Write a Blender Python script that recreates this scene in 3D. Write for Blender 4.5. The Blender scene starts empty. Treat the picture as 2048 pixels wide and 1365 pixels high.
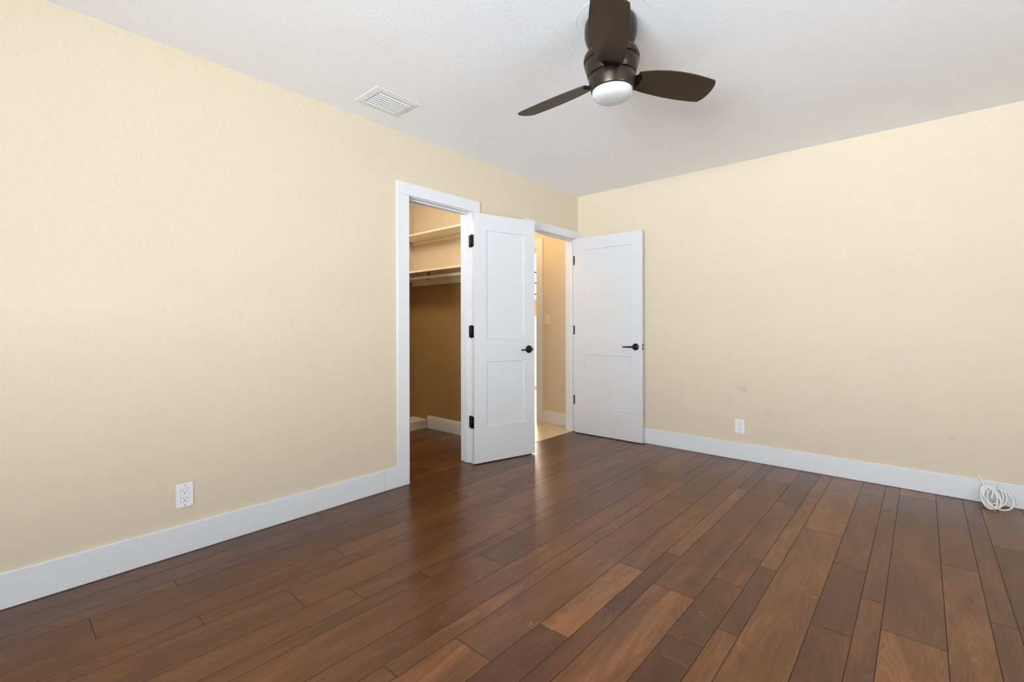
import bpy, bmesh, math, random
from math import sin, cos, pi, radians
from mathutils import Vector, Matrix

C = bpy.context.scene.collection
SC = bpy.context.scene
random.seed(7)

# ------------------------------------------------------------------ camera
H = 2.45                                   # ceiling height
TH, ROLL = 0.7214282, -0.00177
cam_d = bpy.data.cameras.new('camera')
cam = bpy.data.objects.new('camera', cam_d); C.objects.link(cam)
right = Vector((cos(TH), sin(TH), 0)); up = Vector((0, 0, 1)); back = Vector((sin(TH), -cos(TH), 0))
r2 = right * cos(ROLL) + up * sin(ROLL); u2 = up * cos(ROLL) - right * sin(ROLL)
cam.matrix_world = Matrix(((r2.x, u2.x, back.x, 2.70813), (r2.y, u2.y, back.y, -4.12463),
                           (r2.z, u2.z, back.z, 1.10684), (0, 0, 0, 1)))
cam_d.sensor_fit = 'HORIZONTAL'; cam_d.sensor_width = 36.0
cam_d.lens = 36.0 * 933.28 / 2048.0
cam_d.shift_y = -(682.5 - 651.78) / 2048.0
cam_d.clip_start = 0.02
SC.camera = cam

# ------------------------------------------------------------------ world, light, exposure
W = bpy.data.worlds.new('sky'); SC.world = W; W.use_nodes = True
W.node_tree.nodes['Background'].inputs[0].default_value = (0.90, 0.95, 1.0, 1)
W.node_tree.nodes['Background'].inputs[1].default_value = 3.0

def area(name, loc, rot, sx, sy, power, col):
    l = bpy.data.lights.new(name, 'AREA'); l.shape = 'RECTANGLE'; l.size = sx; l.size_y = sy
    l.energy = power; l.color = col
    o = bpy.data.objects.new(name, l); C.objects.link(o); o.location = loc; o.rotation_euler = rot
    return o
def point(name, loc, power, col, rad=0.06):
    l = bpy.data.lights.new(name, 'POINT'); l.energy = power; l.color = col; l.shadow_soft_size = rad
    o = bpy.data.objects.new(name, l); C.objects.link(o); o.location = loc
    return o
RWX, RWY = 4.50, -6.10                      # right wall, rear wall
WIN_A = (1.45, 3.65, 0.55, 2.12)            # rear window: x0 x1 z0 z1
WIN_B = (-3.90, -1.90, 0.55, 2.12)          # right window: y0 y1 z0 z1
DAY = (0.85, 0.945, 1.03)
xa, yb = (WIN_A[0] + WIN_A[1]) / 2, (WIN_B[0] + WIN_B[1]) / 2
# skylight through each window, and added unseen panels tilted up to brighten the ceiling
area('daylight_rear_window', (xa, RWY - 0.20, 1.33), (radians(90), 0, 0), 2.2, 1.57, 30, DAY)
area('daylight_right_window', (RWX + 0.20, yb, 1.33), (radians(90), 0, radians(90)), 2.0, 1.57, 6, DAY)
area('ceiling_fill_rear', (xa, RWY - 3.4, 0.10), (radians(90 + 28), 0, 0), 7.0, 3.0, 2950, DAY)
area('ceiling_fill_right', (RWX + 3.0, yb, 0.10), (radians(90 + 30), 0, radians(90)), 7.0, 3.0, 340, DAY)
point('closet_lamp', (-0.85, -2.00, 2.34), 21, (1.0, 0.85, 0.66), 0.12)
area('hall_lamp', (-0.62, -0.38, 2.435), (0, 0, 0), 0.5, 0.4, 7.5, (1.0, 0.66, 0.32))
area('daylight_glazed_door', (-2.45, 2.62, 1.25), (radians(90), 0, radians(180)), 1.7, 2.3, 105, (1.0, 0.84, 0.60))
SC.view_settings.view_transform = 'Standard'
SC.view_settings.look = 'None'
SC.view_settings.exposure = 0.17
SC.view_settings.gamma = 1.0
SC.view_settings.use_curve_mapping = False

# ------------------------------------------------------------------ materials
def newmat(name):
    m = bpy.data.materials.new(name); m.use_nodes = True
    nt = m.node_tree; b = nt.nodes['Principled BSDF']
    return m, nt, b
def N(nt, t, **kw):
    n = nt.nodes.new(t)
    for k, v in kw.items():
        if k.startswith('i_'):
            n.inputs[k[2:].replace('_', ' ')].default_value = v
        else:
            setattr(n, k, v)
    return n
def plain(name, col, rough=0.5, metal=0.0, noise=0.0, nscale=40, ior=1.5, spec=None):
    m, nt, b = newmat(name)
    b.inputs['Base Color'].default_value = (*col, 1); b.inputs['Roughness'].default_value = rough
    b.inputs['Metallic'].default_value = metal; b.inputs['IOR'].default_value = ior
    if spec is not None: b.inputs['Specular IOR Level'].default_value = spec
    if noise:
        tc = N(nt, 'ShaderNodeTexCoord'); nz = N(nt, 'ShaderNodeTexNoise'); nz.inputs['Scale'].default_value = nscale
        nz.inputs['Detail'].default_value = 4
        mx = N(nt, 'ShaderNodeMix', data_type='RGBA'); mx.inputs[6].default_value = (*[c * (1 - noise) for c in col], 1)
        mx.inputs[7].default_value = (*[min(1, c * (1 + noise)) for c in col], 1)
        nt.links.new(tc.outputs['Object'], nz.inputs['Vector']); nt.links.new(nz.outputs['Fac'], mx.inputs[0])
        nt.links.new(mx.outputs[2], b.inputs['Base Color'])
    return m
def textured_paint(name, col, rough, scale, dist, smudges=(), bump=0.8):
    m, nt, b = newmat(name)
    b.inputs['Roughness'].default_value = rough; b.inputs['Specular IOR Level'].default_value = 0.35
    tc = N(nt, 'ShaderNodeTexCoord')
    n1 = N(nt, 'ShaderNodeTexNoise'); n1.inputs['Scale'].default_value = scale; n1.inputs['Detail'].default_value = 3
    n1.inputs['Distortion'].default_value = 0.6
    n2 = N(nt, 'ShaderNodeTexNoise'); n2.inputs['Scale'].default_value = scale * 0.35; n2.inputs['Detail'].default_value = 2
    ad = N(nt, 'ShaderNodeMath', operation='ADD'); bp = N(nt, 'ShaderNodeBump')
    bp.inputs['Strength'].default_value = bump; bp.inputs['Distance'].default_value = dist
    for n in (n1, n2): nt.links.new(tc.outputs['Object'], n.inputs['Vector'])
    nt.links.new(n1.outputs['Fac'], ad.inputs[0]); nt.links.new(n2.outputs['Fac'], ad.inputs[1])
    nt.links.new(ad.outputs[0], bp.inputs['Height']); nt.links.new(bp.outputs[0], b.inputs['Normal'])
    n3 = N(nt, 'ShaderNodeTexNoise'); n3.inputs['Scale'].default_value = 3.0
    nt.links.new(tc.outputs['Object'], n3.inputs['Vector'])
    mx = N(nt, 'ShaderNodeMix', data_type='RGBA'); mx.inputs[6].default_value = (*[c * 0.985 for c in col], 1)
    mx.inputs[7].default_value = (*[min(1, c * 1.015) for c in col], 1)
    nt.links.new(n3.outputs['Fac'], mx.inputs[0]); out = mx.outputs[2]
    for (px, py, pz, rad, dark) in smudges:          # hand marks on the paint
        dn = N(nt, 'ShaderNodeVectorMath', operation='DISTANCE'); dn.inputs[1].default_value = (px, py, pz)
        nt.links.new(tc.outputs['Object'], dn.inputs[0])
        nn = N(nt, 'ShaderNodeTexNoise'); nn.inputs['Scale'].default_value = 30; nt.links.new(tc.outputs['Object'], nn.inputs['Vector'])
        m1 = N(nt, 'ShaderNodeMath', operation='MULTIPLY_ADD'); m1.inputs[1].default_value = rad * 0.9
        nt.links.new(nn.outputs['Fac'], m1.inputs[0]); nt.links.new(dn.outputs['Value'], m1.inputs[2])
        mr = N(nt, 'ShaderNodeMapRange', interpolation_type='SMOOTHSTEP'); mr.inputs['From Min'].default_value = rad * 0.4; mr.inputs['From Max'].default_value = rad * 1.5
        mr.inputs['To Min'].default_value = dark; mr.inputs['To Max'].default_value = 0.0
        nt.links.new(m1.outputs[0], mr.inputs['Value'])
        m2 = N(nt, 'ShaderNodeMix', data_type='RGBA'); m2.inputs[7].default_value = (*[c * 0.55 for c in col], 1)
        nt.links.new(mr.outputs[0], m2.inputs[0]); nt.links.new(out, m2.inputs[6]); out = m2.outputs[2]
    nt.links.new(out, b.inputs['Base Color'])
    return m

M = {}
M['wall'] = textured_paint('cream_wall_paint', (0.675, 0.578, 0.436), 0.62, 110, 0.0024,
                           ((1.606, 0, 0.578, 0.05, 0.28), (1.502, 0, 0.485, 0.035, 0.14), (2.62, 0, 0.55, 0.05, 0.10)))
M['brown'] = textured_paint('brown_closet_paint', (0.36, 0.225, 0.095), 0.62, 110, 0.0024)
M['ceil'] = textured_paint('white_ceiling_paint', (0.91, 0.92, 0.945), 0.8, 90, 0.0018, (), 0.4)
M['trim'] = plain('white_trim_paint', (0.715, 0.73, 0.755), 0.38, noise=0.012, nscale=25)
M['door'] = plain('white_door_paint', (0.655, 0.66, 0.675), 0.36, noise=0.01, nscale=30)
M['black'] = plain('matte_black_metal', (0.012, 0.012, 0.012), 0.35, 0.6, noise=0.05)
M['bronze'] = plain('bronze_metal', (0.052, 0.041, 0.029), 0.32, 0.8, noise=0.06, nscale=200)
M['groove'] = plain('dark_groove', (0.006, 0.0055, 0.005), 0.7, noise=0.02, spec=0.08)
M['globe'] = plain('frosted_glass', (0.62, 0.625, 0.625), 0.3, noise=0.005)
M['plate'] = plain('white_plastic', (0.80, 0.81, 0.83), 0.35, noise=0.01)
M['slot'] = plain('dark_slot', (0.01, 0.01, 0.01), 0.7, noise=0.02)
M['steel'] = plain('bright_steel', (0.7, 0.7, 0.7), 0.25, 1.0, noise=0.03)
M['brass'] = plain('brass', (0.45, 0.30, 0.13), 0.3, 1.0, noise=0.05)
M['cable'] = plain('white_cable_jacket', (0.80, 0.80, 0.79), 0.4, noise=0.02)
M['vent'] = plain('white_vent_enamel', (0.80, 0.80, 0.79), 0.45, noise=0.01)
M['duct'] = plain('dark_duct', (0.22, 0.22, 0.215), 0.7, noise=0.03)
M['speck'] = plain('pale_scuff', (0.42, 0.36, 0.30), 0.6, noise=0.05)
M['patch'] = plain('beige_patch', (0.62, 0.52, 0.38), 0.6, noise=0.03)
M['shelf'] = plain('cream_shelf_paint', (0.82, 0.73, 0.57), 0.5, noise=0.02)
M['ivory'] = plain('ivory_plastic', (0.80, 0.68, 0.50), 0.4, noise=0.01)

def blade_mat():
    m, nt, b = newmat('dark_walnut_blade')
    b.inputs['Roughness'].default_value = 0.42; b.inputs['Specular IOR Level'].default_value = 0.18
    tc = N(nt, 'ShaderNodeTexCoord'); mp = N(nt, 'ShaderNodeMapping'); mp.inputs['Scale'].default_value = (6, 90, 30)
    nz = N(nt, 'ShaderNodeTexNoise'); nz.inputs['Scale'].default_value = 2.0; nz.inputs['Detail'].default_value = 6
    cr = N(nt, 'ShaderNodeValToRGB'); cr.color_ramp.elements[0].color = (0.030, 0.0195, 0.0105, 1); cr.color_ramp.elements[1].color = (0.050, 0.033, 0.0175, 1)
    nt.links.new(tc.outputs['UV'], mp.inputs['Vector']); nt.links.new(mp.outputs[0], nz.inputs['Vector'])
    nt.links.new(nz.outputs['Fac'], cr.inputs[0]); nt.links.new(cr.outputs[0], b.inputs['Base Color'])
    return m
M['blade'] = blade_mat()

def glass_mat():
    m, nt, b = newmat('window_glass'); nt.nodes.remove(b)
    out = nt.nodes['Material Output']; tr = N(nt, 'ShaderNodeBsdfTransparent'); gl = N(nt, 'ShaderNodeBsdfGlossy')
    gl.inputs['Roughness'].default_value = 0.02
    mx = N(nt, 'ShaderNodeMixShader'); mx.inputs[0].default_value = 0.06
    nt.links.new(tr.outputs[0], mx.inputs[1]); nt.links.new(gl.outputs[0], mx.inputs[2]); nt.links.new(mx.outputs[0], out.inputs[0])
    return m
M['glass'] = glass_mat()

def wood_floor():
    m, nt, b = newmat('walnut_plank_floor'); L = nt.links.new
    tone = N(nt, 'ShaderNodeAttribute', attribute_name='tone'); seed = N(nt, 'ShaderNodeAttribute', attribute_name='seed')
    uv = N(nt, 'ShaderNodeUVMap', uv_map='UVMap')
    # long soft figure
    mp1 = N(nt, 'ShaderNodeMapping'); mp1.inputs['Scale'].default_value = (9, 1.8, 1)
    n1 = N(nt, 'ShaderNodeTexNoise'); n1.inputs['Scale'].default_value = 1.0; n1.inputs['Detail'].default_value = 4; n1.inputs['Distortion'].default_value = 1.0
    L(uv.outputs[0], mp1.inputs[0]); L(mp1.outputs[0], n1.inputs['Vector'])
    # fine fibres
    mp2 = N(nt, 'ShaderNodeMapping'); mp2.inputs['Scale'].default_value = (210, 9, 1)
    n2 = N(nt, 'ShaderNodeTexNoise'); n2.inputs['Scale'].default_value = 1.0; n2.inputs['Detail'].default_value = 4
    L(uv.outputs[0], mp2.inputs[0]); L(mp2.outputs[0], n2.inputs['Vector'])
    # cathedral growth rings from distorted bands
    mp3 = N(nt, 'ShaderNodeMapping'); mp3.inputs['Scale'].default_value = (9, 1.1, 1)
    n3 = N(nt, 'ShaderNodeTexNoise'); n3.inputs['Scale'].default_value = 0.9; n3.inputs['Detail'].default_value = 1.5; n3.inputs['Distortion'].default_value = 0.8
    L(uv.outputs[0], mp3.inputs[0]); L(mp3.outputs[0], n3.inputs['Vector'])
    k = N(nt, 'ShaderNodeMath', operation='MULTIPLY'); k.inputs[1].default_value = 90.0; L(n3.outputs['Fac'], k.inputs[0])
    sn = N(nt, 'ShaderNodeMath', operation='SINE'); L(k.outputs[0], sn.inputs[0])
    # value = tone + figure
    a1 = N(nt, 'ShaderNodeMath', operation='MULTIPLY_ADD'); a1.inputs[1].default_value = 0.85; a1.inputs[2].default_value = -0.425; L(n1.outputs['Fac'], a1.inputs[0])
    a2 = N(nt, 'ShaderNodeMath', operation='MULTIPLY_ADD'); a2.inputs[1].default_value = 0.34; a2.inputs[2].default_value = -0.17; L(n2.outputs['Fac'], a2.inputs[0])
    a3 = N(nt, 'ShaderNodeMath', operation='MULTIPLY'); a3.inputs[1].default_value = 0.06; L(sn.outputs[0], a3.inputs[0])
    s1 = N(nt, 'ShaderNodeMath', operation='ADD'); L(a1.outputs[0], s1.inputs[0]); L(a2.outputs[0], s1.inputs[1])
    s2 = N(nt, 'ShaderNodeMath', operation='ADD'); L(s1.outputs[0], s2.inputs[0]); L(a3.outputs[0], s2.inputs[1])
    s3 = N(nt, 'ShaderNodeMath', operation='ADD'); L(s2.outputs[0], s3.inputs[0]); L(tone.outputs['Fac'], s3.inputs[1])
    cr = N(nt, 'ShaderNodeValToRGB'); e = cr.color_ramp.elements
    e[0].position = 0.0; e[0].color = (0.043, 0.0140, 0.0046, 1)
    e[1].position = 1.0; e[1].color = (0.30, 0.129, 0.049, 1)
    e2 = e.new(0.35); e2.color = (0.090, 0.0315, 0.0104, 1)
    e3 = e.new(0.65); e3.color = (0.158, 0.061, 0.0210, 1)
    L(s3.outputs[0], cr.inputs[0]); L(cr.outputs[0], b.inputs['Base Color'])
    # satin lacquer
    r = N(nt, 'ShaderNodeMapRange'); r.inputs['To Min'].default_value = 0.278; r.inputs['To Max'].default_value = 0.30
    L(n1.outputs['Fac'], r.inputs['Value']); L(r.outputs[0], b.inputs['Roughness'])
    b.inputs['IOR'].default_value = 1.8; b.inputs['Specular Tint'].default_value = (0.52, 0.40, 0.36, 1)
    bp = N(nt, 'ShaderNodeBump'); bp.inputs['Strength'].default_value = 0.12; bp.inputs['Distance'].default_value = 0.0004
    L(n2.outputs['Fac'], bp.inputs['Height']); return m
M['wood'] = wood_floor()
M['seam'] = plain('dark_plank_seam', (0.018, 0.009, 0.005), 0.7, noise=0.1)

def tile_mat():
    m, nt, b = newmat('beige_stone_tile'); L = nt.links.new
    tc = N(nt, 'ShaderNodeTexCoord'); mp = N(nt, 'ShaderNodeMapping'); mp.inputs['Rotation'].default_value = (0, 0, radians(45))
    br = N(nt, 'ShaderNodeTexBrick'); br.offset = 0.0; br.inputs['Scale'].default_value = 1.0
    br.inputs['Brick Width'].default_value = 0.33; br.inputs['Row Height'].default_value = 0.33; br.inputs['Mortar Size'].default_value = 0.003
    br.inputs['Color1'].default_value = (0.92, 0.76, 0.50, 1); br.inputs['Color2'].default_value = (0.87, 0.71, 0.46, 1); br.inputs['Mortar'].default_value = (0.58, 0.44, 0.28, 1)
    nz = N(nt, 'ShaderNodeTexNoise'); nz.inputs['Scale'].default_value = 9; nz.inputs['Detail'].default_value = 6
    mx = N(nt, 'ShaderNodeMix', data_type='RGBA', blend_type='MULTIPLY'); mx.inputs[0].default_value = 0.30
    L(tc.outputs['Object'], mp.inputs[0]); L(mp.outputs[0], br.inputs['Vector']); L(tc.outputs['Object'], nz.inputs['Vector'])
    L(br.outputs['Color'], mx.inputs[6]); L(nz.outputs['Fac'], mx.inputs[7]); L(mx.outputs[2], b.inputs['Base Color'])
    b.inputs['Roughness'].default_value = 0.3
    return m
M['tile'] = tile_mat()

# ------------------------------------------------------------------ helpers
def obj(name, bm, mat, parent=None, smooth=False):
    me = bpy.data.meshes.new(name)
    if smooth:
        for f in bm.faces: f.smooth = True
    bmesh.ops.recalc_face_normals(bm, faces=bm.faces[:]) if not name.startswith('floor') else None
    bm.to_mesh(me); bm.free()
    for mm in (mat if isinstance(mat, (list, tuple)) else [mat]): me.materials.append(mm)
    o = bpy.data.objects.new(name, me); C.objects.link(o)
    if parent is not None: o.parent = parent
    return o
def tag(o, label, cat, group=None):
    o['label'] = label; o['category'] = cat
    if group: o['group'] = group
    return o
def thing(name, label, cat, loc=(0, 0, 0), rotz=0.0, group=None):
    o = bpy.data.objects.new(name, None); C.objects.link(o)
    o.location = loc; o.rotation_euler = (0, 0, rotz); o.empty_display_size = 0.1
    return tag(o, label, cat, group)
def struct(name, bm, mat, label=None, parent=None):
    o = obj(name, bm, mat, parent)
    if parent is None:
        o['kind'] = 'structure'
        if label: o['label'] = label
    return o
def box(bm, x0, x1, y0, y1, z0, z1, bev=0.0, seg=2, mi=0):
    vs = [bm.verts.new((x, y, z)) for x in (x0, x1) for y in (y0, y1) for z in (z0, z1)]
    fs = [(0, 1, 3, 2), (4, 6, 7, 5), (0, 4, 5, 1), (2, 3, 7, 6), (0, 2, 6, 4), (1, 5, 7, 3)]
    faces = [bm.faces.new([vs[i] for i in f]) for f in fs]
    for f in faces: f.material_index = mi
    if bev:
        es = list({e for f in faces for e in f.edges})
        bmesh.ops.bevel(bm, geom=es, offset=bev, segments=seg, affect='EDGES', profile=0.6)
    return faces
def B(*a, **k):
    bm = bmesh.new(); box(bm, *a, **k); return bm
def lathe(bm, prof, n=64, axis='Z', mi=0, center=(0, 0, 0)):
    rings = []
    for (z, r) in prof:
        if r < 1e-6:
            rings.append([bm.verts.new(Vector(center) + Vector((0, 0, z)))])
        else:
            rings.append([bm.verts.new(Vector(center) + Vector((r * cos(2 * pi * i / n), r * sin(2 * pi * i / n), z))) for i in range(n)])
    for a, b_ in zip(rings, rings[1:]):
        for i in range(n):
            j = (i + 1) % n
            if len(a) == 1 and len(b_) == 1: continue
            if len(a) == 1: f = bm.faces.new((a[0], b_[j], b_[i]))
            elif len(b_) == 1: f = bm.faces.new((a[i], a[j], b_[0]))
            else: f = bm.faces.new((a[i], a[j], b_[j], b_[i]))
            f.smooth = True; f.material_index = mi
    return rings
def tube(bm, pts, rad, n=10, closed=False):
    pts = [Vector(p) for p in pts]; rings = []
    m = len(pts); prev = None
    for i, p in enumerate(pts):
        if closed: t = pts[(i + 1) % m] - pts[i - 1]
        else: t = pts[min(i + 1, m - 1)] - pts[max(i - 1, 0)]
        t.normalize()
        if prev is None:
            a = t.orthogonal().normalized()
        else:
            a = (prev - t * prev.dot(t)).normalized()
        prev = a; b_ = t.cross(a)
        r = rad(i / (m - 1)) if callable(rad) else rad
        rings.append([bm.verts.new(p + a * (r * cos(2 * pi * k / n)) + b_ * (r * sin(2 * pi * k / n))) for k in range(n)])
    rng = range(m if closed else m - 1)
    for i in rng:
        A, Bq = rings[i], rings[(i + 1) % m]
        for k in range(n):
            f = bm.faces.new((A[k], A[(k + 1) % n], Bq[(k + 1) % n], Bq[k])); f.smooth = True
    if not closed:
        bm.faces.new(rings[0][::-1]); bm.faces.new(rings[-1])
def xform(bm, mat): bmesh.ops.transform(bm, matrix=mat, verts=bm.verts[:])

# ------------------------------------------------------------------ floor: measured random-width planks
ROWW = (('n', 0.0735), ('w', 0.1780), ('m', 0.1251))
rows = []
x = 0.2598 - 0.3766 * 6; k = 0
while x < RWX + 0.3:
    for t, w in ROWW:
        rows.append([x, x + w, t]); x += w
measured = {  # row centre x : joints along y
    0.045: [-2.823], 0.198: [-1.769, -2.973], 0.297: [-3.574], 0.42: [-3.857, -2.045], 0.573: [-2.971, -1.768, -0.563],
    0.673: [-3.580, -1.165], 0.797: [-3.282], 0.947: [-3.102, -1.893, -1.302], 1.045: [-2.823, -2.226, -1.032],
    1.168: [-2.532, -0.751], 1.318: [-1.086, -0.491], 1.42: [-3.262, -2.06, -1.47, -0.87], 1.546: [-3.017, -1.211],
    1.697: [-2.756, -2.156, -0.964], 1.796: [-2.516, -1.92, -0.736], 1.923: [-2.221, -0.431], 2.076: [-2.615, -2.494, -2.011, -0.821],
    2.177: [-2.35, -1.764, -0.577], 2.304: [-1.162], 2.456: [-2.092, -1.501, -0.31], 2.556: [-1.762, -0.569],
    2.685: [-1.966, -0.178], 2.837: [-1.182], 2.935: [-1.642, -0.45], 3.06: [-0.787]}
tones = {  # (row centre, y inside the plank) : tone of that plank as it shows
    (1.697, -2.4): 0.86, (1.796, -2.2): 0.22, (1.796, -2.8): 0.30, (1.923, -2.6): 0.70, (2.076, -2.3): 0.34, (2.076, -2.55): 0.20, (2.076, -2.8): 0.16,
    (2.177, -2.05): 0.24, (2.177, -1.5): 0.42, (2.177, -1.0): 0.74, (2.177, -2.6): 0.66, (2.304, -1.8): 0.60, (2.304, -0.6): 0.72,
    (2.456, -1.8): 0.22, (2.456, -2.4): 0.33, (2.456, -1.0): 0.46, (2.556, -1.2): 0.48, (2.556, -2.2): 0.44, (2.685, -2.4): 0.72, (2.685, -1.0): 0.42,
    (2.837, -1.7): 0.58, (2.837, -0.6): 0.40, (2.935, -1.0): 0.38, (2.935, -2.0): 0.36, (1.796, -1.3): 0.68, (1.923, -1.5): 0.40, (2.076, -1.4): 0.42,
    (1.546, -3.4): 0.74, (1.546, -2.0): 0.52, (1.697, -3.2): 0.28, (1.168, -3.1): 0.55, (1.318, -2.4): 0.50, (1.42, -2.6): 0.56, (1.42, -3.6): 0.62,
    (0.797, -3.7): 0.45, (0.947, -2.5): 0.50, (0.42, -3.2): 0.36, (0.42, -4.2): 0.44, (0.045, -3.5): 0.22, (0.198, -3.5): 0.26, (0.297, -4.0): 0.40, (0.573, -3.6): 0.44}
def build_floor():
    bm = bmesh.new(); uvl = bm.loops.layers.uv.new('UVMap')
    tl = bm.faces.layers.float.new('tone'); sl = bm.faces.layers.float.new('seed')
    g = 0.0013
    def quad(pts, mi, tone, seed, uvs=None):
        f = bm.faces.new([bm.verts.new(p) for p in pts]); f.material_index = mi; f[tl] = tone; f[sl] = seed
        if uvs:
            for l, u in zip(f.loops, uvs): l[uvl].uv = u
    rnd = random.Random(3)
    for (x0, x1, t) in rows:
        if x0 > RWX + 0.02 or x1 < -1.72: continue
        xc = (x0 + x1) / 2
        js = None
        for c, l in measured.items():
            if abs(c - xc) < 0.03: js = sorted(l)
        x0c, x1c = max(x0, -1.72), min(x1, RWX + 0.02)
        segs = [(x0c, x1c)]
        ylo, yhi = RWY - 0.02, 0.03
        if x1c <= -0.044: yhi = -0.88
        elif x0c < -0.044 < x1c: segs = [(x0c, -0.044, -0.88), (-0.044, x1c, 0.03)]
        if js is None: js = [rnd.uniform(-4.6, -3.6)]
        js = list(js)
        seen = any(abs(c - xc) < 0.03 for c in measured)
        if seen: js.insert(0, min(js[0] - 1.2, -3.12 + (xc - 1.75) * 0.88 - rnd.uniform(0.05, 0.5)))
        while js[0] > RWY + 0.6: js.insert(0, js[0] - rnd.choice((0.6, 0.75, 0.9, 1.2)))
        while js[-1] < -1.25 and not seen: js.append(js[-1] + rnd.choice((0.9, 1.2)))
        ys = [ylo] + [j for j in js if j > ylo + 0.1] + [yhi]
        ys = [y for y in ys if y <= yhi]
        for ya, yb in zip(ys, ys[1:]):
            tone = min(0.80, max(0.22, rnd.gauss(0.46, 0.10))); seed = rnd.random()
            for (cx, cy), tv in tones.items():
                if abs(cx - xc) < 0.03 and ya < cy < yb: tone = 0.48 + (tv - 0.48) * 0.8
            ou, ov = rnd.uniform(0, 50), rnd.uniform(0, 50)
            for s in segs:
                xa, xb = s[0], s[1]; ybb = min(yb, s[2]) if len(s) > 2 else yb
                if ybb <= ya: continue
                P = [(xa + g, ya + g, 0), (xb - g, ya + g, 0), (xb - g, ybb - g, 0), (xa + g, ybb - g, 0)]
                Q = [(xa, ya, -0.0012), (xb, ya, -0.0012), (xb, ybb, -0.0012), (xa, ybb, -0.0012)]
                quad(P, 0, tone, seed, [(p[0] - xa + ou, p[1] - ya + ov) for p in P])
                for i in range(4):
                    j = (i + 1) % 4
                    quad([Q[i], Q[j], P[j], P[i]], 1, tone, seed)
    o = obj('floor', bm, [M['wood'], M['seam']]); o['kind'] = 'structure'
    o['label'] = 'dark walnut plank floor of random-width boards running toward the far wall'
    return o
build_floor()
# small pale scuffs on the boards are paint specks: part of the floor finish
def specks():
    bm = bmesh.new(); rnd = random.Random(11)
    for (sx, sy, n, spread) in ((2.066, -2.296, 3, 0.010), (2.078, -2.314, 4, 0.008), (2.341, -1.872, 4, 0.016), (2.376, -1.894, 4, 0.014), (2.405, -1.87, 5, 0.014), (1.615, -2.784, 7, 0.02), (2.138, -2.06, 2, 0.008), (1.919, -2.47, 1, 0.004), (2.90, -1.349, 1, 0.004), (1.337, -2.971, 2, 0.01), (1.088, -2.678, 2, 0.01)):
        for _ in range(n):
            px, py = sx + rnd.gauss(0, spread * 0.5), sy + rnd.gauss(0, spread * 0.5)
            l, w, a = rnd.uniform(0.002, 0.006), rnd.uniform(0.0006, 0.0013), rnd.uniform(-0.7, 0.7)
            vs = []
            for (u, v) in ((-l, 0), (-l * 0.4, -w), (l * 0.5, -w * 0.8), (l, 0), (l * 0.4, w), (-l * 0.5, w * 0.7)):
                vs.append(bm.verts.new((px + u * cos(a) - v * sin(a), py + u * sin(a) + v * cos(a), 0.0006)))
            bm.faces.new(vs)
    for (xa, xb, yj) in ((2.018, 2.072, -2.4945), (2.016, 2.138, -2.6155), (1.765, 1.832, -2.5165), (1.386, 1.452, -2.0605), (1.640, 1.700, -2.7565)):
        n = 8
        for i in range(n):
            if rnd.random() < 0.25: continue
            u0, u1 = xa + (xb - xa) * i / n, xa + (xb - xa) * (i + 1) / n
            bm.faces.new([bm.verts.new(p) for p in ((u0, yj - 0.0006, 0.0006), (u1, yj - 0.0006, 0.0006), (u1, yj + 0.0004, 0.0006), (u0, yj + 0.0004, 0.0006))])
    o = obj('paint_specks', bm, M['speck']); o['kind'] = 'stuff'
    tag(o, 'tiny pale paint specks and scuffs scattered on the brown planks', 'paint specks')
specks()

# ------------------------------------------------------------------ room shell
T = 0.12
CL0, CL1, CLH = -2.142, -1.532, 2.014       # closet clear opening
EN0, EN1, ENH = -0.783, -0.036, 2.004       # entry clear opening
J = 0.018                                   # jamb thickness
bm = bmesh.new()
box(bm, -T, 0, RWY, CL0 - J, 0, H); box(bm, -T, 0, CL0 - J, CL1 + J, CLH + J, H)
box(bm, -T, 0, CL1 + J, EN0 - J, 0, H); box(bm, -T, 0, EN0 - J, EN1 + J, ENH + J, H); box(bm, -T, 0, EN1 + J, 0.0, 0, H)
struct('wall_left', bm, M['wall'], 'cream textured left wall with the closet and entry doorways')
struct('wall_back', B(-T, RWX, 0, T, 0, H), M['wall'], 'cream textured far wall behind the open entry door')
bm = bmesh.new()
y0, y1, z0, z1 = WIN_B
box(bm, RWX, RWX + T, RWY, y0, 0, H); box(bm, RWX, RWX + T, y1, T, 0, H); box(bm, RWX, RWX + T, y0, y1, 0, z0); box(bm, RWX, RWX + T, y0, y1, z1, H)
struct('wall_right', bm, M['wall'], 'cream right wall with a window')
bm = bmesh.new()
x0, x1, z0, z1 = WIN_A
box(bm, -T, x0, RWY - T, RWY, 0, H); box(bm, x1, RWX + T, RWY - T, RWY, 0, H); box(bm, x0, x1, RWY - T, RWY, 0, z0); box(bm, x0, x1, RWY - T, RWY, z1, H)
struct('wall_rear', bm, M['wall'], 'cream rear wall behind the camera with a window')
struct('ceiling', B(-5.0, RWX + T, RWY - T, 4.0, H, H + 0.1), M['ceil'], 'white textured ceiling')
bm = bmesh.new(); 
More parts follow.
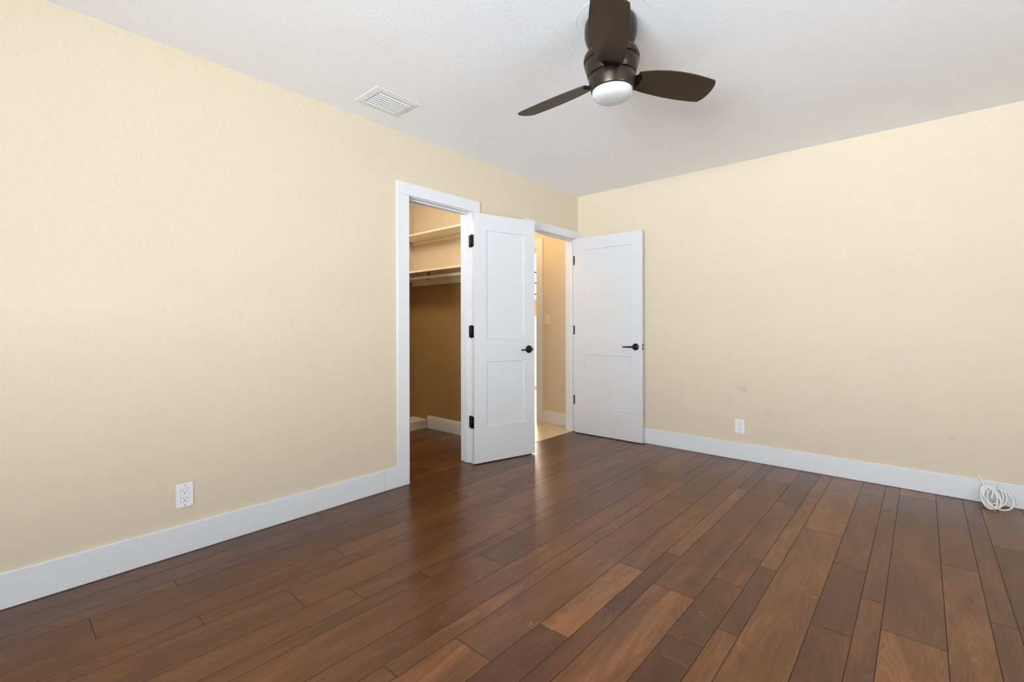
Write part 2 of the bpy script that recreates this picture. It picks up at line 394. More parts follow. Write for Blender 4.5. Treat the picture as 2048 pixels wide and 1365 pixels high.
# faint ring left on the ceiling round the fan mount
FAN = Vector((1.6755, -2.2895, H))
n = 96
for (ra, rb, za, zb) in ((0.160, 0.163, 0.0, -0.0006), (0.163, 0.168, -0.0006, -0.0006), (0.168, 0.172, -0.0006, 0.0)):
    A = [bm.verts.new((FAN.x + 0.012 + ra * cos(2 * pi * i / n), FAN.y + 0.004 + ra * sin(2 * pi * i / n), H + za)) for i in range(n)]
    Bv = [bm.verts.new((FAN.x + 0.012 + rb * cos(2 * pi * i / n), FAN.y + 0.004 + rb * sin(2 * pi * i / n), H + zb)) for i in range(n)]
    for i in range(n): bm.faces.new((A[i], A[(i + 1) % n], Bv[(i + 1) % n], Bv[i])).smooth = True
struct('trim_9', bm, M['ceil'], 'faint raised ring in the ceiling around the fan mount')

# windows (behind the camera; they light the room)
def window(name, axis, a0, a1, z0, z1, pos, label):
    s = -1 if axis == 'x' else 1            # outward direction
    def bx(bm, u0, u1, w0, w1, za, zb, bev=0.003):
        if axis == 'x': box(bm, u0, u1, min(pos + s * w0, pos + s * w1), max(pos + s * w0, pos + s * w1), za, zb, bev)
        else: box(bm, min(pos + s * w0, pos + s * w1), max(pos + s * w0, pos + s * w1), u0, u1, za, zb, bev)
    root = bpy.data.objects.new(name, None); C.objects.link(root); root['kind'] = 'structure'; root['label'] = label
    bm = bmesh.new(); f = 0.045
    bx(bm, a0, a1, 0.05, 0.11, z0, z0 + f); bx(bm, a0, a1, 0.05, 0.11, z1 - f, z1)
    bx(bm, a0, a0 + f, 0.05, 0.11, z0 + f, z1 - f); bx(bm, a1 - f, a1, 0.05, 0.11, z0 + f, z1 - f)
    zm = (z0 + z1) / 2; bx(bm, a0 + f, a1 - f, 0.06, 0.10, zm - 0.02, zm + 0.02)
    obj('window_frame', bm, M['trim'], root)
    bm = bmesh.new(); bx(bm, a0 + f, a1 - f, 0.077, 0.081, z0 + f, zm - 0.02, 0); bx(bm, a0 + f, a1 - f, 0.077, 0.081, zm + 0.02, z1 - f, 0)
    obj('window_pane', bm, M['glass'], root)
    bm = bmesh.new(); bx(bm, a0 - 0.05, a1 + 0.05, -0.04, 0.05, z0 - 0.025, z0, 0.004)
    obj('window_sill', bm, M['trim'], root)
window('window_1', 'x', *WIN_A, RWY, 'window in the rear wall behind the camera')
window('window_2', 'y', *WIN_B, RWX, 'window in the right wall beside the camera')

# ------------------------------------------------------------------ baseboards and casings
BH, BT = 0.1435, 0.014
def baseboard(name, segs, label):
    bm = bmesh.new()
    for s in segs: box(bm, *s, 0.0012, BH, 0.004)
    struct(name, bm, M['trim'], label)
baseboard('baseboard_left', [(0, BT, RWY, -2.3495), (0, BT, -2.3485, -2.247), (0, BT, -1.453, -0.868)], 'tall white baseboard along the left wall')
baseboard('baseboard_back', [(0, RWX, -BT, 0)], 'tall white baseboard along the far wall')
baseboard('baseboard_right', [(RWX - BT, RWX, RWY + BT, -BT)], 'tall white baseboard along the right wall')
baseboard('baseboard_rear', [(BT, RWX - BT, RWY, RWY + BT)], 'tall white baseboard along the rear wall')
CT = 0.016
bm = bmesh.new()
box(bm, 0, CT, -2.247, -2.148, 0.0012, 2.019, 0.0035); box(bm, 0, CT, -1.534, -1.453, 0.0012, 2.019, 0.0035)
box(bm, 0, CT, -2.247, -1.453, 2.0195, 2.107, 0.0035)
struct('trim_1', bm, M['trim'], 'white casing around the closet doorway')
bm = bmesh.new()
box(bm, 0, CT, -0.868, EN0 - 0.004, 0.0012, 2.004, 0.0035); box(bm, 0, CT, EN1 + 0.004, -0.0005, 0.0012, 2.004, 0.003)
box(bm, 0, CT, -0.868, -0.0005, 2.0045, 2.082, 0.0035)
struct('trim_2', bm, M['trim'], 'white casing around the entry doorway in the corner')
def jamb(name, a0, a1, h, label):
    bm = bmesh.new(); xo, xi = 0.0, -T
    box(bm, xi, xo, a0 - J, a0, 0.003, h + J, 0.0012); box(bm, xi, xo, a1, a1 + J, 0.003, h + J, 0.0012); box(bm, xi, xo, a0, a1, h, h + J, 0.0012)
    s0, s1, st = -0.078, -0.038, 0.011      # door stop
    box(bm, s0, s1, a0, a0 + st, 0.003, h - st, 0.002); box(bm, s0, s1, a1 - st, a1, 0.003, h - st, 0.002); box(bm, s0, s1, a0, a1, h - st, h, 0.002)
    # casing on the far side
    box(bm, xi - CT, xi, a0 - 0.085, a0 - 0.004, 0.002, h + 0.004, 0.003); box(bm, xi - CT, xi, a1 + 0.004, a1 + 0.085, 0.002, h + 0.004, 0.003)
    box(bm, xi - CT, xi, a0 - 0.085, a1 + 0.085, h + 0.0045, h + 0.085, 0.003)
    struct(name, bm, M['trim'], label)
jamb('trim_3', CL0, CL1, CLH, 'white jamb and stop of the closet doorway')
jamb('trim_4', EN0, EN1, ENH, 'white jamb and stop of the entry doorway')

# ------------------------------------------------------------------ closet
CYW, CXB = -0.93, -1.575                    # closet side wall, closet back wall
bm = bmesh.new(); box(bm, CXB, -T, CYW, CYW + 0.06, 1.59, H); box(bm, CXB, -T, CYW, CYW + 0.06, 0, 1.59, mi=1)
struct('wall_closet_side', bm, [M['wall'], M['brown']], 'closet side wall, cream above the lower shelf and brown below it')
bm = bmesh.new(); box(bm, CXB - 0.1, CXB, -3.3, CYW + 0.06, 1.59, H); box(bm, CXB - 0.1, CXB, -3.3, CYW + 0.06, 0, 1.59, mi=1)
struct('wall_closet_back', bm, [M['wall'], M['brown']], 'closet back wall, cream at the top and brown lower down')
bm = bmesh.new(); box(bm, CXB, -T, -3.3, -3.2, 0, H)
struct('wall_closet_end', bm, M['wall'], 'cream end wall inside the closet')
bm = bmesh.new(); bb = 0.0                  # moulded baseboard
prof = [(0, 0.002), (0.015, 0.002), (0.015, 0.098), (0.012, 0.104), (0.012, 0.112), (0.0085, 0.119), (0.0085, 0.127), (0.004, 0.137), (0, 0.137)]
A = [bm.verts.new((-1.312, CYW - a, z)) for a, z in prof]; Bv = [bm.verts.new((-T - CT, CYW - a, z)) for a, z in prof]
for i in range(len(prof)):
    j = (i + 1) % len(prof); bm.faces.new((A[i], A[j], Bv[j], Bv[i]))
bm.faces.new(A[::-1]); bm.faces.new(Bv)
struct('baseboard_closet', bm, M['trim'], 'moulded white baseboard inside the closet')
def closet_shelf(name, label, z, yf, cleat, rod):
    t = thing(name, label, 'shelf', (-0.85, CYW, z))
    def L(bm): xform(bm, Matrix.Translation((0.85, -CYW, -z))); return bm
    obj('shelf_board', L(B(CXB + 0.002, -T - 0.002, yf, CYW - 0.001, z, z + 0.019, 0.002)), M['shelf'], t)
    obj('cleat', L(B(CXB + 0.002, -T - 0.002, CYW - 0.019, CYW - 0.001, z - cleat, z - 0.0005, 0.002)), M['shelf'], t)
    if rod:
        bm = bmesh.new(); tube(bm, [(CXB + 0.003, -1.2, z - 0.046), (-T - 0.003, -1.2, z - 0.046)], 0.0155, 20)
        obj('hanging_rod', L(bm), M['shelf'], t)
        for xb in (-0.96, -0.35):
            bm = bmesh.new(); box(bm, xb - 0.012, xb + 0.012, -1.203, -1.197, z - 0.064, z - 0.0005, 0.001)
            box(bm, xb - 0.012, xb + 0.012, -1.222, -1.178, z - 0.066, z - 0.0625, 0.001)
            obj('rod_bracket', L(bm), M['bronze'], t)
closet_shelf('closet_shelf', 'upper cream shelf on a cleat near the top of the closet doorway', 2.036, -1.185, 0.036, False)
closet_shelf('closet_shelf', 'lower cream closet shelf with a hanging rod under it', 1.635, -1.285, 0.09, True)
t = thing('platform', 'low tan platform on the floor along the closet back wall', 'platform', (-1.44, -1.6, 0))
bm = B(CXB + 0.001, -1.325, -3.19, CYW - 0.002, 0.001, 0.078, 0.002); xform(bm, Matrix.Translation((1.44, 1.6, 0))); obj('platform_base', bm, M['shelf'], t)
bm = B(CXB + 0.001, -1.315, -3.19, CYW - 0.002, 0.0785, 0.094, 0.003); xform(bm, Matrix.Translation((1.44, 1.6, 0))); obj('platform_top', bm, M['shelf'], t)

# ------------------------------------------------------------------ hall and the bright room past it
FY_END = 2.3
HY = 0.085                                  # hall wall plane
DX0, DX1, DH = -1.40, -0.612, 2.005         # further doorway
bm = bmesh.new()
box(bm, DX1 + 0.0, -T, HY, HY + T, 0, H); box(bm, DX0, DX1, HY, HY + T, DH, H); box(bm, -5.0, DX0, HY, HY + T, 0, H)
struct('wall_hall', bm, M['wall'], 'warm lit hall wall seen through the entry doorway')
struct('wall_hall_side', B(CXB, -T, -0.87, -0.80, 0, H), M['wall'], 'hall wall shared with the closet')
struct('wall_hall_end', B(-5.0, -4.9, -0.87, HY, 0, H), M['wall'], 'far end wall of the hall')
struct('wall_hall_near', B(-4.9, CXB, -0.87, -0.80, 0, H), M['wall'], 'hall wall past the closet')
struct('floor_hall', B(-5.0, -0.0445, -0.80, FY_END, -0.02, 0.003), M['tile'], 'beige stone tile hall floor beyond the entry doorway')
bm = bmesh.new(); box(bm, DX1 + 0.092, -T - CT, HY - 0.014, HY, 0.004, 0.152, 0.004)
struct('baseboard_hall', bm, M['trim'], 'white baseboard on the hall wall')
bm = bmesh.new()
box(bm, DX1, DX1 + 0.0915, HY - CT, HY, 0.004, DH, 0.003); box(bm, DX0 - 0.09, DX0, HY - CT, HY, 0.004, DH, 0.003)
box(bm, DX0 - 0.09, DX1 + 0.0915, HY - CT, HY, DH + 0.0005, 2.10, 0.003)
box(bm, DX1 - 0.001, DX1 + 0.0, HY, HY + T, 0.004, DH); box(bm, DX0, DX0 + 0.016, HY, HY + T, 0.004, DH)
struct('trim_5', bm, M['trim'], 'white casing of the further doorway in the hall')
bm = bmesh.new()
FY = 2.2; GX0, GX1, GZ = -3.3, -1.6, 2.41
box(bm, -5.0, GX0, FY, FY + T, 0, H); box(bm, GX1, -0.3, FY, FY + T, 0, H); box(bm, GX0, GX1, FY, FY + T, GZ, H)
struct('wall_far_room', bm, M['wall'], 'far wall of the bright room beyond the hall')
struct('wall_far_room_right', B(-0.4, -0.3, HY + T, FY, 0, H), M['wall'], 'right wall of the bright room beyond the hall')
struct('wall_far_room_left', B(-5.0, -4.9, HY + T, FY, 0, H), M['wall'], 'left wall of the bright room beyond the hall')
root = bpy.data.objects.new('window_3', None); C.objects.link(root); root['kind'] = 'structure'; root['label'] = 'bright glazed door seen as a sliver through the hall'
bm = bmesh.new()
for za, zb in ((1.64, 1.665), (1.835, 1.86), (2.02, 2.045)): box(bm, GX0 + 0.06, GX1 - 0.06, FY + 0.035, FY + 0.075, za, zb, 0.002)
obj('window_bars', bm, M['black'], root)
bm = bmesh.new()
for xa, xb in ((GX0, GX0 + 0.06), (GX1 - 0.06, GX1)): box(bm, xa, xb, FY + 0.03, FY + 0.08, 0.004, GZ, 0.002)
for za, zb in ((0.004, 0.06), (GZ - 0.06, GZ)): box(bm, GX0 + 0.06, GX1 - 0.06, FY + 0.035, FY + 0.075, za, zb, 0.002)
obj('window_frame', bm, M['trim'], root)
obj('window_rail', B(GX0 + 0.06, GX1 - 0.06, FY + 0.03, FY + 0.08, 1.27, 1.57, 0.004), M['shelf'], root)
bm = bmesh.new(); box(bm, GX0 + 0.06, GX1 - 0.06, FY + 0.053, FY + 0.057, 0.06, GZ - 0.06); obj('window_pane', bm, M['glass'], root)
# ground seen outside the windows
struct('floor_outside', B(-12, 12, -16, 14, -0.35, -0.30), plain('pale_paving', (0.55, 0.54, 0.50), 0.8, noise=0.08, nscale=2), 'pale paved ground outside')

# ------------------------------------------------------------------ doors
def door_leaf(w, h, t):
    bm = bmesh.new()
    us = [0, 0.113, w - 0.113, w]; zs = [0, 0.284, 0.805, 0.992, 1.868, h]
    dep, sl = 0.0075, 0.004
    for side in (0, 1):
        v = 0.0 if side == 0 else t; dv = dep if side == 0 else -dep
        for i in range(3):
            for j in range(5):
                q = [(us[i], zs[j]), (us[i + 1], zs[j]), (us[i + 1], zs[j + 1]), (us[i], zs[j + 1])]
                if i == 1 and j in (1, 3):
                    inn = [(us[i] + sl, zs[j] + sl), (us[i + 1] - sl, zs[j] + sl), (us[i + 1] - sl, zs[j + 1] - sl), (us[i] + sl, zs[j + 1] - sl)]
                    O = [bm.verts.new((a, v, b_)) for a, b_ in q]; I = [bm.verts.new((a, v + dv, b_)) for a, b_ in inn]
                    for a in range(4): bm.faces.new((O[a], O[(a + 1) % 4], I[(a + 1) % 4], I[a]))
                    bm.faces.new(I)
                else: bm.faces.new([bm.verts.new((a, v, b_)) for a, b_ in q])
    for (a, b_, c, d) in (((0, 0), (w, 0), 0, 0), ((0, h), (w, h), 0, 0)):
        z = a[1]; bm.faces.new([bm.verts.new(p) for p in ((0, 0, z), (w, 0, z), (w, t, z), (0, t, z))])
    for u in (0, w): bm.faces.new([bm.verts.new(p) for p in ((u, 0, 0), (u, t, 0), (u, t, h), (u, 0, h))])
    bmesh.ops.remove_doubles(bm, verts=bm.verts[:], dist=1e-5)
    return bm
def handle(parent, u, z, v, sgn, lever_dir, with_lever=True):
    # sgn: -1 stands out toward -v, +1 toward +v ; lever_dir: along u
    bm = bmesh.new()
    lathe(bm, [(0, 0.0), (0, 0.0325), (0.006, 0.0325), (0.0095, 0.029), (0.010, 0.0)], 40)
    R = Matrix.Rotation(radians(90) * (1 if sgn < 0 else -1), 4, 'X')
    xform(bm, Matrix.Translation((u, v, z)) @ R)
    h = obj('door_handle', bm, M['black'], parent)
    if with_lever:
        bm = bmesh.new()
        pts = [(u, v + sgn * 0.009, z), (u, v + sgn * 0.040, z), (u, v + sgn * 0.050, z), (u + lever_dir * 0.006, v + sgn * 0.054, z),
               (u + lever_dir * 0.03, v + sgn * 0.055, z), (u + lever_dir * 0.07, v + sgn * 0.054, z - 0.001), (u + lever_dir * 0.112, v + sgn * 0.051, z - 0.002)]
        tube(bm, pts, lambda s: 0.0088 if s < 0.5 else 0.0088 - 0.003 * (s - 0.5) * 2, 16)
        obj('lever', bm, M['black'], h)
    return h
def make_door(name, label, pivot, ang, w, h, face_sign_note):
    """local u along the leaf from the hinge, v toward the room-face side (away from the camera here)"""
    root = bpy.data.objects.new(name, None); C.objects.link(root)
    root.location = pivot; root.rotation_euler = (0, 0, ang); root['kind'] = 'structure'
    tag(root, label, 'door')
    t = 0.035
    # v = -t .. 0 ; pivot line at v=0 (room-side face when shut)
    bm = door_leaf(w, h, t); xform(bm, Matrix.Translation((0.002, -t, 0.008)))
    leaf = obj('door_leaf', bm, M['door'], root)
    for zc in (1.785, 1.060, 0.335):
        bm = bmesh.new()
        tube(bm, [(-0.003, 0.004, zc - 0.049), (-0.003, 0.004, zc + 0.049)], 0.0062, 14)
        tube(bm, [(-0.003, 0.004, zc + 0.049), (-0.003, 0.004, zc + 0.053)], 0.0048, 14)
        tube(bm, [(-0.003, 0.004, zc - 0.053), (-0.003, 0.004, zc - 0.049)], 0.0048, 14)
        box(bm, -0.0006, 0.0022, -0.029, 0.003, zc - 0.0475, zc + 0.0475, 0.001)
        hg = obj('hinge', bm, M['black'], root)
        yield_list.append((root, hg, zc))
    handle(root, w - 0.062, 0.905, -t, -1, -1)
    handle(root, w - 0.062, 0.905, 0.0, 1, -1, with_lever=False)
    bm = bmesh.new(); box(bm, w + 0.0012, w + 0.0034, -t / 2 - 0.0125, -t / 2 + 0.0125, 0.905 - 0.029, 0.905 + 0.029, 0.001)
    lp = obj('latch_plate', bm, M['black'], root)
    bm = bmesh.new(); box(bm, w + 0.003, w + 0.012, -t / 2 - 0.006, -t / 2 + 0.006, 0.905 - 0.007, 0.905 + 0.007, 0.002)
    obj('latch_bolt', bm, M['steel'], lp)
    return root
yield_list = []
d1 = make_door('door_1', 'white two-panel closet door swung wide open against the left wall', (0.006, -1.537, 0), radians(90 - 15), 0.595, 2.0, '')
d2 = make_door('door_2', 'white two-panel entry door standing open in front of the far wall', (0.012, -0.046, 0), radians(1.2), 0.735, 1.992, '')
# hinge leaves that stay on the jambs
def jamb_leaf(root, y, sgn):
    inv = root.matrix_basis.inverted()
    for (r, hg, zc) in yield_list:
        if r is not root: continue
        bm = bmesh.new()
        if sgn < 0: box(bm, -0.031, 0.004, y - 0.0024, y - 0.0002, zc - 0.0475, zc + 0.0475, 0.001)
        xform(bm, Matrix.LocRotScale(root.location, root.rotation_euler, None).inverted())
        obj('hinge_leaf', bm, M['black'], hg)
for r, y in ((d1, CL1), (d2, EN1)): jamb_leaf(r, y, -1)

# ------------------------------------------------------------------ ceiling fan
fan = thing('ceiling_fan', 'dark bronze three-blade ceiling fan with a white frosted light', 'ceiling fan', tuple(FAN))
fan.rotation_euler = (0, 0, 0)
vd = Vector((-sin(TH), cos(TH), 0))
fan.rotation_mode = 'QUATERNION'
fan.rotation_quaternion = Matrix.Rotation(radians(-1.3), 4, vd).to_quaternion()
bm = bmesh.new(); lathe(bm, [(-0.002, 0.0), (-0.002, 0.106), (-0.010, 0.111), (-0.030, 0.114), (-0.058, 0.114), (-0.078, 0.110), (-0.100, 0.102), (-0.116, 0.092), (-0.122, 0.080), (-0.122, 0.0)], 72)
obj('canopy', bm, M['bronze'], fan)
bm = bmesh.new(); lathe(bm, [(-0.121, 0.0), (-0.121, 0.055), (-0.131, 0.055), (-0.131, 0.0)], 48); obj('downrod', bm, M['groove'], fan)
bm = bmesh.new(); lathe(bm, [(-0.130, 0.0), (-0.130, 0.088), (-0.134, 0.100), (-0.143, 0.111), (-0.155, 0.1185), (-0.168, 0.1215), (-0.183, 0.1205), (-0.184, 0.116), (-0.184, 0.0)], 72)
obj('motor_cap', bm, M['bronze'], fan)
bm = bmesh.new(); lathe(bm, [(-0.183, 0.0), (-0.183, 0.1155), (-0.250, 0.0965), (-0.250, 0.0)], 72); obj('motor_core', bm, M['groove'], fan)
bm = bmesh.new(); lathe(bm, [(-0.1875, 0.110), (-0.1875, 0.1185), (-0.189, 0.1195), (-0.242, 0.1040), (-0.2435, 0.1025), (-0.2435, 0.095)], 72)
obj('motor_housing', bm, M['bronze'], fan)
bm = bmesh.new(); lathe(bm, [(-0.2475, 0.095), (-0.2475, 0.1010), (-0.249, 0.1020), (-0.275, 0.0985), (-0.300, 0.0930), (-0.309, 0.0905), (-0.310, 0.0885), (-0.300, 0.086)], 72)
obj('light_ring', bm, M['bronze'], fan)
bm = bmesh.new(); lathe(bm, [(-0.296, 0.0865), (-0.312, 0.0875), (-0.324, 0.0865), (-0.334, 0.081), (-0.342, 0.070), (-0.348, 0.052), (-0.3515, 0.028), (-0.3525, 0.0)], 72)
obj('light_shade', bm, M['globe'], fan)['label'] = 'white frosted dome light'
def interp(tab, r):
    for (a, va), (b_, vb) in zip(tab, tab[1:]):
        if a <= r <= b_: s = (r - a) / (b_ - a); s = s; return va + (vb - va) * s
    return tab[-1][1] if r > tab[-1][0] else tab[0][1]
E1 = [(0.088, -0.040), (0.12, -0.051), (0.16, -0.063), (0.20, -0.072), (0.25, -0.079), (0.30, -0.082), (0.35, -0.082), (0.40, -0.079), (0.45, -0.0735), (0.505, -0.066)]
E2 = [(0.088, 0.040), (0.12, 0.047), (0.16, 0.054), (0.20, 0.060), (0.25, 0.066), (0.30, 0.070), (0.35, 0.0725), (0.40, 0.073), (0.45, 0.072), (0.507, 0.067)]
def blade_mesh(pitch):
    bm = bmesh.new(); uvl = bm.loops.layers.uv.new('UVMap')
    nr, nc, th = 40, 10, 0.006
    rows_ = []
    for i in range(nr + 1):
        s = i / nr; row = []
        for j in range(nc + 1):
            q = j / nc
            rmax = 0.505 + 0.016 * (1 - (2 * q - 1) ** 2) - 0.006 * (abs(2 * q - 1) ** 8)
            r = 0.116 + (rmax - 0.116) * s
            c = interp(E1, r) * (1 - q) + interp(E2, r) * q
            row.append((r, c))
        rows_.append(row)
    def vert(r, c, z): return bm.verts.new((r, c * cos(pitch) - z * sin(pitch), c * sin(pitch) + z * cos(pitch)))
    top = [[vert(r, c, th / 2) for r, c in row] for row in rows_]; bot = [[vert(r, c, -th / 2) for r, c in row] for row in rows_]
    fs = []
    for i in range(nr):
        for j in range(nc):
            fs.append((bm.faces.new((top[i][j], top[i + 1][j], top[i + 1][j + 1], top[i][j + 1])), [(i, j), (i + 1, j), (i + 1, j + 1), (i, j + 1)]))
            fs.append((bm.faces.new((bot[i][j], bot[i][j + 1], bot[i + 1][j + 1], bot[i + 1][j])), [(i, j), (i, j + 1), (i + 1, j + 1), (i + 1, j)]))
    for i in range(nr):
        for j in (0, nc): fs.append((bm.faces.new((top[i][j], top[i + 1][j], bot[i + 1][j], bot[i][j])), [(i, j), (i + 1, j), (i + 1, j), (i, j)]))
    for j in range(nc):
        for i in (0, nr): fs.append((bm.faces.new((top[i][j], top[i][j + 1], bot[i][j + 1], bot[i][j])), [(i, j), (i, j + 1), (i, j + 1), (i, j)]))
    for f, ids in fs:
        for l, (i, j) in zip(f.loops, ids): l[uvl].uv = rows_[i][j]
    return bm
for kk in range(3):
    bm = blade_mesh(radians(-15.6)); xform(bm, Matrix.Translation((0, 0, -0.246)) @ Matrix.Rotation(radians(-61.5 + 120 * kk), 4, 'Z'))
    bl = obj('blade', bm, M['blade'], fan)
    bm = bmesh.new()                             # flat black plate under the root of the blade
    n_ = 12; prf = [(0.098, -0.030), (0.118, -0.040)] + [(0.120 + 0.020 * cos(a), 0.0 + 0.042 * sin(a)) for a in [-pi / 2 + pi * i / n_ for i in range(n_ + 1)]] + [(0.118, 0.040), (0.098, 0.030)]
    A = [bm.verts.new((r, c, -0.0030)) for r, c in prf]; Bv = [bm.verts.new((r, c * 0.97, -0.0055)) for r, c in prf]
    bm.faces.new(A); bm.faces.new(Bv[::-1])
    for i in range(len(prf)): bm.faces.new((A[i], A[(i + 1) % len(prf)], Bv[(i + 1) % len(prf)], Bv[i]))
    xform(bm, Matrix.Translation((0, 0, -0.246)) @ Matrix.Rotation(radians(-61.5 + 120 * kk), 4, 'Z') @ Matrix.Rotation(radians(-15.6), 4, 'X'))
    obj('blade_root_plate', bm, M['groove'], bl)

# ------------------------------------------------------------------ ceiling vent
vx0, vx1, vy0, vy1 = 0.172, 0.422, -2.662, -2.362
vent = thing('ceiling_vent', 'white louvred air vent in the ceiling above the left wall', 'vent', ((vx0 + vx1) / 2, (vy0 + vy1) / 2, H))
off = Matrix.Translation((-(vx0 + vx1) / 2, -(vy0 + vy1) / 2, -H))
bm = bmesh.new(); mg = 0.042
def ringface(bm, o, i, zo, zi):
    (a0, a1, b0, b1), (c0, c1, d0, d1) = o, i
    O = [bm.verts.new(p) for p in ((a0, b0, zo), (a1, b0, zo), (a1, b1, zo), (a0, b1, zo))]
    I = [bm.verts.new(p) for p in ((c0, d0, zi), (c1, d0, zi), (c1, d1, zi), (c0, d1, zi))]
    for a in range(4): bm.faces.new((O[a], O[(a + 1) % 4], I[(a + 1) % 4], I[a]))
full = (vx0, vx1, vy0, vy1); e = 0.004
e = 0.003
f2 = (vx0 + e, vx1 - e, vy0 + e, vy1 - e); f3 = (vx0 + mg, vx1 - mg, vy0 + mg, vy1 - mg)
ringface(bm, full, f2, H - 0.0003, H - 0.0025); ringface(bm, f2, f3, H - 0.0025, H - 0.0055); ringface(bm, f3, f3, H - 0.0055, H - 0.0012)
xform(bm, off); obj('vent_frame', bm, M['vent'], vent)
bm = B(vx0 + mg - 0.004, vx1 - mg + 0.004, vy0 + mg - 0.004, vy1 - mg + 0.004, H - 0.0016, H - 0.0006); xform(bm, off); obj('vent_backing', bm, M['duct'], vent)
nsl = 7; span = (vx1 - mg) - (vx0 + mg)
for i in range(nsl):
    xc = vx0 + mg + span * (i + 0.5) / nsl
    bm = B(-0.0046, 0.0046, vy0 + mg + 0.002, vy1 - mg - 0.002, -0.0008, 0.0008, 0.0003)
    xform(bm, off @ Matrix.Translation((xc, 0, H - 0.0075)) @ Matrix.Rotation(radians(-62), 4, 'Y')); obj('slat', bm, M['vent'], vent)
for yy in (vy0 + 0.018, vy1 - 0.018):
    bm = bmesh.new(); lathe(bm, [(-0.0095, 0.0), (-0.0085, 0.0035), (-0.0062, 0.004)], 16, center=((vx0 + vx1) / 2, yy, H)); xform(bm, off); obj('screw', bm, M['steel'], vent)

# ------------------------------------------------------------------ outlets and switch (local x = right, z = up, y = out of the wall)
def decora_plate(name, label, cat, loc, rotz, kind, mat):
    t = thing(name, label, cat, loc, rotz)
    bm = B(-0.0355, 0.0355, 0.0, 0.0055, -0.0575, 0.0575, 0.002, 3); obj('cover_plate', bm, mat, t)
    bm = B(-0.0168, 0.0168, 0.005, 0.0068, -0.0335, 0.0335, 0.0008)
    if kind == 'outlet':
        box(bm, -0.0178, 0.0178, 0.0050, 0.00565, -0.0345, 0.0345, mi=1)
        face = obj('receptacle', bm, [mat, M['duct']], t)
        bm = bmesh.new()
        for zc in (0.0185, -0.0165):
            for sx, hh in ((-0.0063, 0.0042), (0.0063, 0.0036)): box(bm, sx - 0.0011, sx + 0.0011, 0.0064, 0.0071, zc + 0.003 - hh, zc + 0.003 + hh)
            vs = [bm.verts.new((0.0028 * cos(a), 0.0071, zc - 0.0085 + 0.0028 * sin(a))) for a in [2 * pi * i / 14 for i in range(14)]]
            bm.faces.new(vs)
        obj('slots', bm, M['slot'], face)
    else:
        rk = obj('rocker', bm, mat, t)
        bm = B(-0.0150, 0.0150, 0.0066, 0.0072, -0.0005, 0.0005); obj('rocker_line', bm, M['slot'], rk)
    for zc in (0.0485, -0.0485):
        bm = bmesh.new(); lathe(bm, [(0, 0.0032), (0.0008, 0.003), (0.001, 0.0)], 14)
        xform(bm, Matrix.Translation((0, 0.0054, zc)) @ Matrix.Rotation(radians(-90), 4, 'X')); obj('screw', bm, M['duct'], t)
    return t
decora_plate('wall_outlet', 'white double outlet on the left wall above the baseboard', 'outlet', (0.0, -3.470, 0.2825), radians(-90), 'outlet', M['plate'])
decora_plate('wall_outlet', 'white double outlet low on the far wall beneath a faint smudge', 'outlet', (1.577, 0.0, 0.2735), radians(180), 'outlet', M['plate'])
decora_plate('light_switch', 'ivory light switch on the hall wall seen through the entry doorway', 'light switch', (-0.457, HY, 1.174), radians(180), 'switch', M['ivory'])
t = obj('wall_patch', B(2.832, 2.864, -0.0022, -0.0002, 0.363, 0.392, 0.0008), M['patch']); tag(t, 'small square beige patch low on the far wall left of the cable', 'patch')

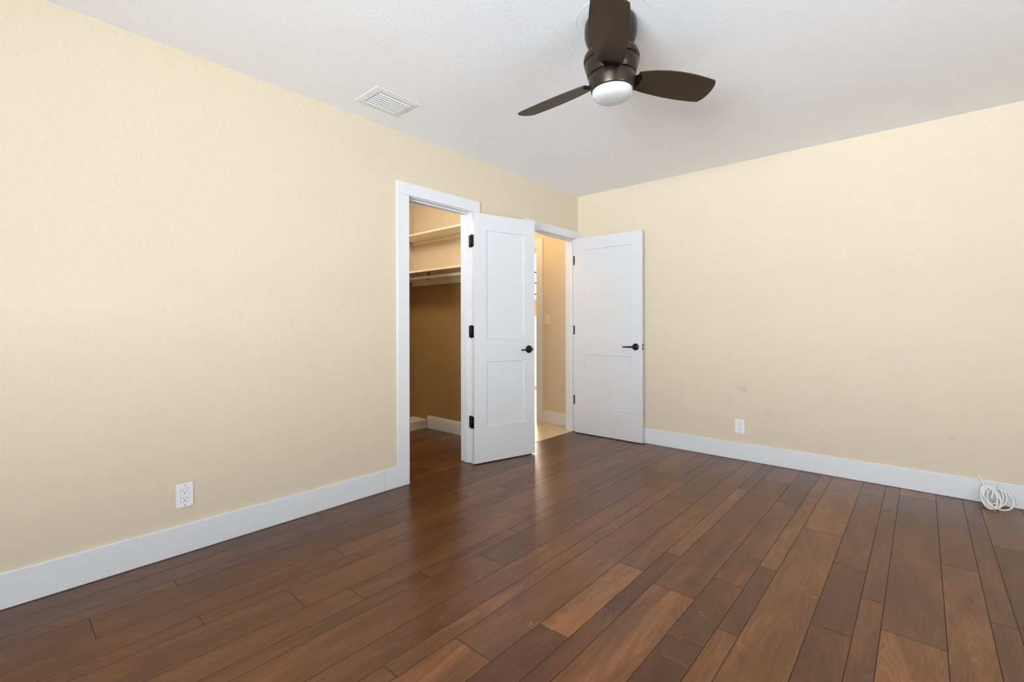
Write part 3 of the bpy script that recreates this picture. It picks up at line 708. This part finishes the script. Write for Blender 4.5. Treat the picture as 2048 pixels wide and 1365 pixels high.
# ------------------------------------------------------------------ cable coil
cab = thing('coaxial_cable', 'coil of white cable leaning on the far baseboard at the right', 'cable', (3.03, -0.06, 0))
rnd = random.Random(5)
cc = Vector((3.03, -0.06, 0))
def loop_pts(cx, cz, rx, rz, tilt, lean, y0, turns=1.0, n=40, ph=0.0):
    out = []
    for i in range(int(n * turns) + 1):
        a = ph + 2 * pi * i / n
        u, w = rx * cos(a), rz * sin(a)
        u, w = u * cos(tilt) - w * sin(tilt), u * sin(tilt) + w * cos(tilt)
        out.append((cx + u, y0 - lean * (0.06 - w) , max(0.0045, cz + w)))
    return out
bm = bmesh.new()
for (dx, cz, rx, rz, tl, ln, yy, ph) in ((-0.012, 0.062, 0.040, 0.058, 0.35, 0.9, -0.028, 0.3), (-0.004, 0.066, 0.046, 0.056, -0.25, 0.75, -0.026, 1.2), (-0.020, 0.058, 0.034, 0.052, 0.10, 1.1, -0.026, 2.0),
        (0.006, 0.062, 0.050, 0.054, -0.45, 0.65, -0.024, 0.8), (-0.008, 0.060, 0.030, 0.050, 0.6, 1.0, -0.030, 2.6), (0.000, 0.064, 0.038, 0.056, -0.1, 0.5, -0.022, 3.2),
        (0.028, 0.055, 0.056, 0.050, -0.30, 0.85, -0.026, 4.0), (-0.014, 0.070, 0.030, 0.046, 0.2, 0.7, -0.024, 5.0)):
    tube(bm, loop_pts(3.03 + dx - 0.0, cz, rx, rz, tl, ln, yy, 1.0, 44, ph)[:-1], 0.0042, 8, closed=True)
xform(bm, Matrix.Translation(-cc)); obj('cable_coil', bm, M['cable'], cab)
def bez(p, n=24):
    out = []
    for i in range(n + 1):
        t_ = i / n; q = [Vector(v) for v in p]
        while len(q) > 1: q = [a * (1 - t_) + b_ * t_ for a, b_ in zip(q, q[1:])]
        out.append(q[0])
    return out
for pts, rd in ((((3.006, -0.045, 0.075), (2.995, -0.040, 0.11), (2.980, -0.034, 0.145), (2.968, -0.030, 0.172)), 0.0042), (((3.012, -0.05, 0.06), (3.004, -0.046, 0.10), (2.988, -0.04, 0.14), (2.968, -0.030, 0.172)), 0.0042),
                (((3.022, -0.075, 0.055), (3.030, -0.066, 0.09), (3.036, -0.05, 0.125), (3.039, -0.044, 0.142)), 0.0042),
                (((3.035, -0.04, 0.10), (3.06, -0.03, 0.165), (3.12, -0.012, 0.162), (3.30, -0.010, 0.20), (3.5, -0.008, 0.22)), 0.0017)):
    bm = bmesh.new(); tube(bm, bez(pts), rd, 10); xform(bm, Matrix.Translation(-cc)); obj('cable_end', bm, M['cable'], cab)
bm = bmesh.new(); tube(bm, [(3.026, -0.150, 0.0065), (3.027, -0.158, 0.0065), (3.028, -0.176, 0.0065)], 0.0062, 6); xform(bm, Matrix.Translation(-cc)); obj('connector', bm, M['brass'], cab)
bm = bmesh.new(); tube(bm, bez(((3.02, -0.06, 0.03), (3.01, -0.10, 0.006), (3.02, -0.13, 0.006), (3.026, -0.151, 0.0065))), 0.0036, 8); xform(bm, Matrix.Translation(-cc)); obj('cable_end', bm, M['cable'], cab)
